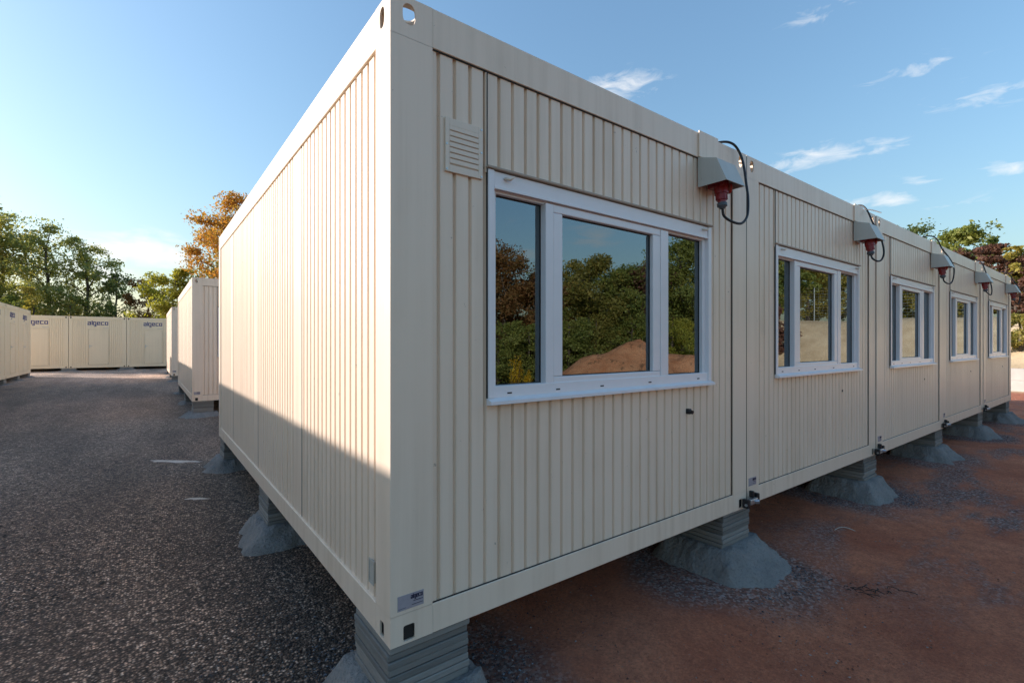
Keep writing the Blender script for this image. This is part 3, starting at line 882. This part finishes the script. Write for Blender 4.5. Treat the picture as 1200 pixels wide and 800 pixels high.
stones('earth_clods', 15000, fred, (.0025, .010), SR, 'small clods and stones on the red earth', 4)
def fgrit(r):
    k = r.randrange(6)
    cx, cy = (.2, .2) if k == 0 else (3.0*k-.12, .235)
    a = r.uniform(0, 2*PI); q = r.gauss(.58, .11) if r.random() < .85 else r.uniform(.4, 1.2)
    return cx + q*math.cos(a), cy + q*math.sin(a)
SG = [mat_simple('grit_blue', (0.075, 0.08, 0.095), .85), mat_simple('grit_dark', (0.035, 0.038, 0.045), .85), mat_simple('grit_light', (0.19, 0.20, 0.22), .85)]
stones('pier_grit', 16000, fgrit, (.004, .011), SG, 'blue grey grit spilled around the pier footings', 6)
# paper scrap and a bent twig on the yard / earth
def scrap(name, u, v, pts, r_, mat, lb, cat):
    mb = MB(); mb.tube(catmull([(u+a, v+b, gz(u, v)+.012+c) for a, b, c in pts], 6), r_, 5); tag(mb.build(name, mat, None, True), lb, cat)

def splash(px, d, length, width, seed, lb, rot=0.0):
    u, v = -.826 + d*(.7976*((px-600)/567)+.6032), -1.947 + d*(-.6032*((px-600)/567)+.7976)
    mb = MB(); n = 60; a0 = math.atan2(-.6032, .7976) + rot
    mb.v.append((0, 0, .008))
    for ring_, hh in ((.6, .007), (1, 0)):
        for k in range(n):
            a = 2*PI*k/n; w_ = ring_*(.45 + 1.1*vnoise(2.2*math.cos(a)+seed*5, 2.2*math.sin(a), seed) * (.6+.8*vnoise(6*math.cos(a), 6*math.sin(a)+seed, seed+1)))
            x, y = length/2*w_*math.cos(a), width/2*w_*math.sin(a)
            mb.v.append((x*math.cos(a0)-y*math.sin(a0), x*math.sin(a0)+y*math.cos(a0), hh))
    for k in range(n):
        k2 = (k+1) % n
        mb.f += [(0, 1+k, 1+k2), (1+k, 1+n+k, 1+n+k2, 1+k2)]; mb.m += [0, 0]
    tag(mb.build('mortar_splash', M['pale_mortar'], None, True, (u, v, gz(u, v)+.030)), lb, 'mortar', 'dried mortar splashes on the yard')
M['pale_mortar'] = mat_simple('dried_mortar', (0.52, 0.46, 0.40), .9, 0, .45, 18, .4)
splash(198, 7.0, .70, .15, 3, 'long pale mortar splash on the yard left of the row')
splash(229, 5.35, .26, .07, 5, 'small pale mortar splash on the yard near the middle pier', .1)

def debris():
    u, v = -.826 + 3.47*(.7976*(412/567)+.6032), -1.947 + 3.47*(-.6032*(412/567)+.7976)
    r = random.Random(4); mb = MB()
    for k in range(16):
        x, y = r.gauss(0, .13), r.gauss(0, .035); a = R(-37) + r.gauss(0, .7); l = r.uniform(.03, .11)
        p = [(x*.8+y*.6 + math.cos(a)*l*q, -x*.6+y*.8 + math.sin(a)*l*q + .012*math.sin(q*5+k), .006+.010*math.sin(PI*q)) for q in (0, .33, .66, 1)]
        mb.tube(p, .0028, 5)
    tag(mb.build('root_litter', M['rootdark'], None, True, (u, v, gz(u, v)+.004)), 'dark dried roots lying on the red earth', 'roots')
M['rootdark'] = mat_simple('dark_root', (0.035, 0.028, 0.026), .9)
debris()
def wire():
    P = [(-.09, 0, .004), (-.045, .012, .02), (.0, .012, .028), (.05, -.004, .02), (.09, -.03, .004)]
    u, v = -.826 + 4.57*(.7976*(389/567)+.6032), -1.947 + 4.57*(-.6032*(389/567)+.7976)
    mb = MB(); mb.tube(catmull([(x*.8+y*.6, -x*.6+y*.8, z) for x, y, z in P], 6), .0035, 5)
    tag(mb.build('wire_scrap', M['pale_mortar'], None, True, (u, v, gz(u, v)+.004)), 'short pale bent wire lying on the red earth', 'wire')
wire()

# ---------------------------------------------------------------- trees, shrubs
def leaf_arrays(rs, pts, size, flat=0.0):
    n = len(pts)
    d1 = rs.normal(size=(n, 3)); d1 /= np.linalg.norm(d1, axis=1, keepdims=True)
    d2 = rs.normal(size=(n, 3)); d2 -= d1*np.sum(d1*d2, axis=1, keepdims=True); d2 /= np.linalg.norm(d2, axis=1, keepdims=True)
    s = size*np.exp(rs.normal(0, .3, n))[:, None]
    a = pts + d1*s; b = pts + d2*s*.55; c = pts - d1*s; d = pts - d2*s*.55
    return np.stack([a, b, c, d], 1).reshape(-1, 3)
def leaf_mesh(name, pos, mat, parent):
    n = len(pos)//4
    me = bpy.data.meshes.new(name)
    me.vertices.add(len(pos)); me.vertices.foreach_set('co', pos.astype(np.float32).ravel())
    me.loops.add(n*4); me.loops.foreach_set('vertex_index', np.arange(n*4, dtype=np.int32))
    me.polygons.add(n); me.polygons.foreach_set('loop_start', np.arange(0, n*4, 4, dtype=np.int32))
    me.polygons.foreach_set('loop_total', np.full(n, 4, dtype=np.int32))
    me.materials.append(mat); me.update(calc_edges=True)
    o = bpy.data.objects.new(name, me); COL.objects.link(o); o.parent = parent
    return o
def tree(name, label, u, v, h, rad, leaf, n=9000, size=.13, base=.22, seed=1, group=None, shape='round', cat='tree', z=None, clump=.075, lean=0.0, droop=0):
    rs = np.random.RandomState(seed); r = random.Random(seed)
    zz = gz(u, v) if z is None else z
    t = thing(name, label, cat, (u, v, zz-.05), 0, group)
    tr = MB()
    top = h*.93
    tp = [Vector((lean*h*(i/8)**2 + r.uniform(-.02, .02)*h*(i/8), r.uniform(-.02, .02)*h*(i/8), top*i/8)) for i in range(9)]
    r0 = .016*h + .05
    tr.tube(tp, [r0*(1-.9*i/8)+.01 for i in range(9)], 7)
    tips = []
    nl = max(9, int(15*(h/8)**.5))
    for i in range(nl):
        f = base*.9 + (1-base)*(i+r.random())/nl*.98
        k = min(7, int(f*8)); p = tp[k].lerp(tp[k+1], min(1, f*8/1-k if f*8-k < 1 else 1))
        fr = (f-base)/(1-base)
        if shape == 'round': w = rad*math.sqrt(max(.05, 1-(2*fr-.9)**2*.85))
        elif shape == 'column': w = rad*(.75+.35*math.sin(PI*min(1, max(0, fr))))*(1-.55*max(0, fr-.7)/.3)
        else: w = rad*(.55+.45*math.sin(PI*min(1, max(.15, fr*.9+.1))))
        w *= r.uniform(.65, 1.12)
        a = i*2.4 + r.uniform(-.5, .5)
        rise = h*r.uniform(.03, .16)*(1-.3*fr)
        e = p + Vector((math.cos(a)*w, math.sin(a)*w, rise))
        m1 = p.lerp(e, .45) + Vector((0, 0, rise*.2))
        tr.tube([p, m1, e], [r0*(.42-.28*fr), r0*.2*(1-.5*fr)+.006, .008], 5)
        for q in (.35, .6, .82, 1.0):
            b = p.lerp(m1, q/.45*.999) if q < .45 else m1.lerp(e, (q-.45)/.55)
            tips.append((b, .65+.5*q))
            for s_ in range(2):
                dv = Vector((r.gauss(0, 1), r.gauss(0, 1), r.gauss(.25, .7))).normalized()*w*r.uniform(.22, .5)
                e2 = b + dv
                tr.tube([b, e2], [.006*h/8+.004, .004], 4)
                tips.append((e2, .8))
    tips.append((tp[-1], .8))
    tr.build('trunk', M['bark'], t, True)
    cen = np.array([x[0][:] for x in tips]); wt = np.array([x[1] for x in tips]); 
    cs = h*clump*wt*np.exp(rs.normal(0, .25, len(tips)))
    dens = np.exp(rs.normal(0, .7, len(tips)))*wt; dens /= dens.sum()
    idx = rs.choice(len(tips), size=n, p=dens)
    off_ = rs.normal(size=(n, 3)); off_ /= np.linalg.norm(off_, axis=1, keepdims=True)
    rr = rs.rand(n)**.45
    pts = cen[idx] + off_*(rr*cs[idx])[:, None]*np.array([1, 1, .72])
    pts[:, 2] = np.clip(pts[:, 2], .12, h*1.01)
    leaf_mesh('crown', leaf_arrays(rs, pts, size), LEAF[leaf], t)
    return t
def at(px, d):
    r_ = (px-600)/567
    return -.826 + d*(.7976*r_+.6032), -1.947 + d*(-.6032*r_+.7976)
def mir(px, d):
    u, v = at(px, d); return u, -v
def top(py, d): return 1.75 + (403-py)/567*d
G = 'trees behind the yard containers'
def T(px, d, py, rad, leaf, label, seed, refl=False, **kw):
    u, v = (mir if refl else at)(px, d)
    z = gz(u, v)
    tree(kw.pop('name', 'tree'), label, u, v, top(py, d)-z, rad, leaf, seed=seed, z=z, **kw)
# left, behind the back row
T(2, 47, 252, 3.0, 'poplar', 'tall grey green tree cut by the left photo edge', 1, n=10000, size=.11, clump=.066, group=G, shape='column', base=.12)
T(-34, 44, 225, 3.0, 'olive', 'olive tree just beyond the left photo edge', 2, n=9000, size=.12, group=G, shape='column', base=.15)
T(29, 52, 268, 2.2, 'yellow', 'yellow green tree between the two tallest left trees', 3, n=5500, size=.105, clump=.066, group=G, shape='column', base=.12)
T(56, 47, 258, 2.7, 'poplar', 'tall open tree with a dark visible trunk over the left door container', 4, n=7500, size=.105, clump=.066, group=G, shape='column', base=.14)
T(101, 48, 274, 2.5, 'poplar', 'dense dark green tree right of the open one, over the middle door container', 5, n=9000, size=.105, clump=.066, group=G, shape='column', base=.12)
T(136, 50, 316, 2.0, 'darkgreen', 'small dark tree standing low over the right door container', 6, n=4500, size=.105, clump=.07, group=G, base=.12)
T(40, 42, 338, 1.7, 'yellow', 'low yellow shrubby tree above the back row at left', 7, n=4500, size=.09, group=G, base=.06)
T(84, 43, 352, 1.7, 'olive', 'low olive bush above the middle door container', 8, n=3500, size=.09, group=G, base=.05)
T(12, 42, 345, 2.0, 'green', 'low green bush behind the left door row', 9, n=5000, size=.09, group=G, base=.05)
T(174, 46, 325, 2.0, 'brown', 'brownish bush above the right door container', 10, n=7500, size=.10, group=G, base=.06)
T(204, 40, 316, 2.3, 'lime', 'bright lime green tree at the foot of the orange tree', 11, n=10000, size=.10, group=G, base=.06, clump=.09)
T(268, 40, 231, 3.2, 'orange', 'orange autumn tree rising behind the office containers', 12, n=21000, size=.095, group=G, base=.10, clump=.08)
T(268, 44, 290, 3.0, 'olive', 'olive tree below the orange crown, behind the office containers', 13, n=7000, size=.11, group=G, base=.1)
# right, beyond the row
GR = 'trees beyond the right end of the row'
T(1122, 38, 263, 2.4, 'green', 'green tree highest above the roofs at right', 21, n=17000, size=.11, group=GR, base=.2)
T(1064, 44, 262, 2.4, 'darkgreen', 'green tree tip just showing over the roof at the third hood', 22, n=9000, size=.10, group=GR, base=.2)
T(1150, 32, 289, 2.6, 'redbrown', 'red brown bush above the fourth hood', 23, n=17000, size=.075, group=GR, base=.08)
T(1178, 30, 300, 2.4, 'redbrown', 'dark red brown bush beyond the end of the row', 24, n=17000, size=.075, group=GR, base=.08)
T(1205, 31, 292, 2.8, 'yellow', 'yellowish tree at the right photo edge', 25, n=15000, size=.08, group=GR, base=.1)
T(1190, 26, 335, 1.5, 'redbrown', 'low dark red shrub at the right photo edge', 26, n=11000, size=.06, group=GR, base=.03)
T(1196, 21.4, 366, 1.15, 'olive', 'olive green shrub on the sandy bank beyond the row', 27, n=12000, size=.045, clump=.14, group=GR, base=.03, cat='shrub', name='shrub')
# in front of the windows (seen mirrored in the panes)
GM = 'trees facing the windows'
for i, (px, d, py, rad, leaf, lb) in enumerate([
    (560, 24, 285, 2.2, 'brown', 'brown autumn bush mirrored at the left edge of the nearest window'),
    (592, 23, 297, 1.9, 'brown', 'rust brown bush mirrored in the left pane of the nearest window'),
    (630, 24, 312, 1.9, 'brown', 'brown bush mirrored beside the first mullion'),
    (664, 25, 306, 2.1, 'olive', 'olive tree mirrored at the left of the middle pane'),
    (692, 23, 300, 2.3, 'olive', 'broad olive tree mirrored in the middle pane'),
    (722, 24, 312, 2.1, 'green', 'green tree mirrored in the centre of the middle pane'),
    (752, 25, 310, 2.2, 'redbrown', 'reddish bush mirrored at the right of the middle pane'),
    (778, 26, 305, 2.1, 'olive', 'olive tree mirrored beside the second mullion'),
    (800, 24, 276, 2.0, 'green', 'tall green tree mirrored in the right pane'),
    (832, 26, 290, 2.2, 'green', 'green tree mirrored at the right edge of the nearest window')]):
    T(px, d, py, rad, leaf, lb, 40+i, True, n=24000, size=.055, group=GM, base=.04, clump=.105)
for i, (px, d, py, leaf, lb) in enumerate([(585, 20, 375, 'green', 'low green bush mirrored at the foot of the left pane'), (622, 20, 380, 'green', 'low green shrub mirrored beside the yellow flowers'),
    (668, 21, 372, 'green', 'low green bush mirrored left of the earth mound'), (700, 22, 365, 'olive', 'low olive bush mirrored behind the earth mound'), (742, 22, 370, 'green', 'low green bush mirrored over the mound top'), (790, 21, 372, 'lime', 'bright green bush mirrored in the right pane')]):
    T(px, d, py, 1.6, leaf, lb, 60+i, True, n=12000, size=.042, clump=.14, group='low bushes facing the windows', base=.02, cat='shrub', name='shrub')
for i, (px, d, py, rad, leaf, lb) in enumerate([
    (905, 30, 300, 2.4, 'green', 'green tree mirrored at the left of the second window'),
    (898, 26, 350, 1.1, 'redbrown', 'dark red bush mirrored low in the second window'),
    (948, 36, 300, 2.8, 'yellow', 'yellow green tree mirrored in the middle of the second window'),
    (985, 37, 305, 2.6, 'yellow', 'yellow tree mirrored at the right of the second window'),
    (1050, 38, 320, 2.8, 'yellow', 'yellow green tree mirrored in the third window'),
    (1085, 40, 330, 2.6, 'olive', 'olive tree mirrored at the right of the third window'),
    (1130, 40, 335, 2.8, 'yellow', 'yellow tree mirrored in the fourth window')]):
    T(px, d, py, rad, leaf, lb, 80+i, True, n=12000, size=.09, clump=.10, group='trees on the bank facing the windows', base=.1)
# yellow flowering weeds in front of the bushes
def weed(px, d, py, lb, seed):
    u, v = mir(px, d); z = gz(u, v); h = top(py, d)-z
    rs = np.random.RandomState(seed); r = random.Random(seed)
    t = thing('flowering_weed', lb, 'plant', (u, v, z-.02), 0, 'yellow flowering weeds')
    st = MB(); P = []
    for k in range(9):
        a = r.uniform(0, 2*PI); q = r.uniform(.05, .22); hh = h*r.uniform(.55, 1)
        st.tube([(q*.4*math.cos(a), q*.4*math.sin(a), 0), (q*math.cos(a), q*math.sin(a), hh)], [.008, .004], 5)
        n = 120
        zz = hh*(.35+.65*rs.rand(n)); w = .03+.07*(1-zz/hh)
        P.append(np.stack([q*math.cos(a)*zz/hh + rs.normal(0, 1, n)*w, q*math.sin(a)*zz/hh + rs.normal(0, 1, n)*w, zz], 1))
    st.build('stem', M['bark'], t)
    leaf_mesh('blossom', leaf_arrays(rs, np.concatenate(P), .024), LEAF['flower'], t)
weed(606, 15.5, 412, 'tall yellow flowering weed mirrored in the left pane', 3)
weed(620, 15.8, 430, 'shorter yellow flowering weed beside the tall one', 4)

# ---------------------------------------------------------------- spoil heap, wall, fence
def mound():
    u0, v0 = mir(752, 17.5)
    mb = MB(); n = 64; rings = 26
    ax = R(37)
    for i in range(rings):
        t = i/(rings-1)
        for k in range(n):
            a = 2*PI*k/n
            x, y = 5.0*t*math.cos(a), 3.4*t*math.sin(a)
            X, Y = x*math.cos(ax)-y*math.sin(ax), x*math.sin(ax)+y*math.cos(ax)
            prof = (1-t)*.25 + .75*(math.cos(PI*t)*.5+.5) - .16*math.exp(-((x-.9)/.55)**2)*(1-t) - .10*math.exp(-((x+1.6)/.6)**2)*(1-t)
            z = 2.0*prof + (vnoise(X*1.1, Y*1.1, 12)-.5)*.42*math.sin(PI*min(1, t+.15)) + (vnoise(X*3.3, Y*3.3, 13)-.5)*.16*(1-t)
            mb.v.append((X, Y, z-.05*t-.02))
    for i in range(rings-1):
        for k in range(n):
            k2 = (k+1) % n
            mb.f.append((i*n+k, i*n+k2, (i+1)*n+k2, (i+1)*n+k)); mb.m.append(0)
    o = mb.build('earth_mound', M['spoil'], None, True, (u0, v0, gz(u0, v0)))
    tag(o, 'heap of orange excavated earth mirrored in the nearest window', 'mound')
mound()
def lowwall():
    t = thing('concrete_wall', 'low pale concrete wall on the red ground beyond the row end', 'wall', (25.2, 0, gz(25.2, 3)-.05))
    mb = MB()
    for k in range(6): mb.box(0, .28, .2+1.5*k, .2+1.5*k+1.485, 0, .45, .015)
    mb.build('lower_course', M['pale'], t)
    mb = MB()
    for k in range(6): mb.box(.004, .276, -.3+1.5*k+.52, -.3+1.5*k+2.005, .452, .90, .015)
    mb.build('upper_course', M['pale'], t)
M['pale'] = mat_simple('pale_concrete', (0.50, 0.47, 0.43), .85, 0, .2, 3, .2)
lowwall()
def fence():
    t = thing('wire_fence', 'wire mesh fence with pale posts on top of the sandy bank', 'fence', (0, 0, 0))
    pts = []
    v = -12.5
    while v < -2.5: pts.append((toe(v)+7.2, v)); v += 2.4
    for u, v in pts:
        mb = MB(); z = gz(u, v); mb.tube([(u, v, z-.2), (u, v, z+2.0)], .035, 8); mb.build('post', M['zinc'], t)
    mb = MB()
    for k in range(12):
        mb.tube([(u, v, gz(u, v)+.1+.165*k) for u, v in pts], .006, 4)
    for (u, v), (u2, v2) in zip(pts, pts[1:]):
        for q in range(1, 12):
            a = q/12; uu, vv = u+(u2-u)*a, v+(v2-v)*a; z = gz(u, v)*(1-a)+gz(u2, v2)*a
            mb.tube([(uu, vv, z+.1), (uu, vv, z+1.9)], .004, 4)
    mb.build('wire_mesh', M['zinc'], t)
fence()
# overhead line behind the trees at the left
a = Vector((*at(100, 48), top(322, 48))); b = Vector((*at(252, 44), top(329, 44)))
mb = MB(); mb.tube([a.lerp(b, k/12) - Vector((0, 0, .25*math.sin(PI*k/12))) for k in range(13)], .02, 5)
tag(mb.build('overhead_cable', M['rubber']), 'thin dark overhead cable strung between the left trees', 'cable')

# ---------------------------------------------------------------- camera, sun, sky
cam = bpy.data.cameras.new('camera'); co = bpy.data.objects.new('camera', cam); COL.objects.link(co)
co.location = (-.826, -1.947, 1.75); co.rotation_euler = (R(90), 0, -math.atan2(.6032, .7976))
cam.sensor_width = 36; cam.lens = 17.01; cam.shift_y = 3/1200; cam.clip_start = .05; cam.clip_end = 3000
SC.camera = co

ELEV = R(16.9); SD = Vector((.74, -.672)).normalized()
sl = bpy.data.lights.new('sun', 'SUN'); sl.energy = 3.4; sl.angle = R(.5); sl.color = (1, .90, .83)
so = bpy.data.objects.new('sun', sl); COL.objects.link(so)
d = Vector((SD.x*math.cos(ELEV), SD.y*math.cos(ELEV), -math.sin(ELEV)))
so.rotation_euler = d.to_track_quat('-Z', 'Y').to_euler()
so.location = (-20, 20, 20)

w = bpy.data.worlds.new('World'); SC.world = w; w.use_nodes = True
nt = w.node_tree; nt.nodes.clear()
def N(t, **k):
    n = nt.nodes.new(t)
    for a, b in k.items(): setattr(n, a, b)
    return n
def MA(op, a, b=0.0, c=None):
    n = N('ShaderNodeMath', operation=op)
    for i, v in enumerate((a, b) if c is None else (a, b, c)):
        if hasattr(v, 'links'): nt.links.new(v, n.inputs[i])
        else: n.inputs[i].default_value = v
    return n.outputs[0]
sky = N('ShaderNodeTexSky', sky_type='NISHITA')
sky.sun_disc = False; sky.sun_elevation = ELEV; sky.sun_rotation = math.atan2(-SD.x, -SD.y)
sky.altitude = 200; sky.air_density = 1.7; sky.dust_density = 2.0; sky.ozone_density = 6.0
tc = N('ShaderNodeTexCoord'); sp = N('ShaderNodeSeparateXYZ'); nt.links.new(tc.outputs['Generated'], sp.inputs[0])
az = MA('ARCTAN2', sp.outputs[1], sp.outputs[0]); el = MA('ARCSINE', sp.outputs[2])
cv = N('ShaderNodeCombineXYZ'); nt.links.new(az, cv.inputs[0]); nt.links.new(el, cv.inputs[1])
def az_el(px, py, refl=False):
    r_ = (px-600)/567; u, v = .7976*r_+.6032, -.6032*r_+.7976
    if refl: v = -v
    return math.atan2(v, u), math.atan2((403-py)/567, math.hypot(u, v))
CLOUDS = [(728, 102, 70, 22, .95, 0), (700, 96, 30, 16, .6, 0), (960, 184, 120, 20, .85, 0), (1030, 172, 90, 14, .6, 0), (1048, 232, 42, 16, .95, 0), (1000, 238, 50, 10, .5, 0), (1180, 198, 60, 12, .9, 0),
          (1150, 112, 140, 26, .55, 0), (960, 12, 70, 18, .6, 0), (1060, 85, 120, 18, .5, 0), (1075, 212, 40, 12, .6, 0),
          (165, 294, 120, 26, 1.6, 0), (110, 318, 90, 22, 1.0, 0), (220, 300, 80, 16, .7, 0), (880, 265, 160, 14, .3, 0), (1120, 240, 90, 14, .35, 0),
          (702, 276, 55, 20, .9, 1), (612, 300, 40, 16, .8, 1), (612, 262, 50, 12, .35, 1)]
tot = None
for px, py, wx, wy, amp, rf in CLOUDS:
    a0, e0 = az_el(px, py, rf); a1, _ = az_el(px+wx/2, py, rf); _, e1 = az_el(px, py-wy/2, rf)
    da, de = abs(a1-a0), abs(e1-e0)
    q = MA('ADD', MA('POWER', MA('DIVIDE', MA('SUBTRACT', az, a0), da*1.3), 2.0), MA('POWER', MA('DIVIDE', MA('SUBTRACT', el, e0), de*1.5), 2.0))
    g = MA('MULTIPLY', MA('EXPONENT', MA('MULTIPLY', q, -1.0)), amp)
    tot = g if tot is None else MA('MAXIMUM', tot, g)
mp = N('ShaderNodeMapping'); mp.inputs['Scale'].default_value = (16, 52, 1); mp.inputs['Rotation'].default_value = (0, 0, .12); nt.links.new(cv.outputs[0], mp.inputs[0])
nz = N('ShaderNodeTexNoise'); nz.inputs['Scale'].default_value = 1.0; nz.inputs['Detail'].default_value = 8; nz.inputs['Roughness'].default_value = .60; nz.inputs['Distortion'].default_value = .6
nt.links.new(mp.outputs[0], nz.inputs['Vector'])
dens = MA('SUBTRACT', MA('ADD', tot, MA('MULTIPLY', MA('SUBTRACT', nz.outputs['Fac'], .5), 2.4)), .38)
dens = MA('MULTIPLY', MA('MINIMUM', MA('MAXIMUM', MA('MULTIPLY', dens, 1.1), 0.0), 1.0), MA('MINIMUM', MA('MULTIPLY', tot, 3.0), 1.0))
gam = N('ShaderNodeGamma'); gam.inputs[1].default_value = .85; nt.links.new(sky.outputs[0], gam.inputs[0])
gsc = N('ShaderNodeVectorMath', operation='SCALE'); gsc.inputs[3].default_value = 1.186; nt.links.new(gam.outputs[0], gsc.inputs[0])
mx = N('ShaderNodeMix', data_type='RGBA')
nt.links.new(MA('MULTIPLY', dens, .75), mx.inputs[0]); nt.links.new(gsc.outputs[0], mx.inputs[6]); mx.inputs[7].default_value = (4.2, 4.15, 4.1, 1)
bg = N('ShaderNodeBackground'); bg.inputs['Strength'].default_value = .138
nt.links.new(mx.outputs[2], bg.inputs[0])
wo = N('ShaderNodeOutputWorld'); nt.links.new(bg.outputs[0], wo.inputs[0])

SC.view_settings.view_transform = 'Standard'; SC.view_settings.look = 'None'
SC.view_settings.exposure = 0.93; SC.view_settings.gamma = 1
SC.view_settings.use_curve_mapping = False
SC.render.engine = 'CYCLES'
SC.cycles.use_denoising = True
SC.cycles.denoising_prefilter = 'NONE'
SC.cycles.max_bounces = 8; SC.cycles.transparent_max_bounces = 12
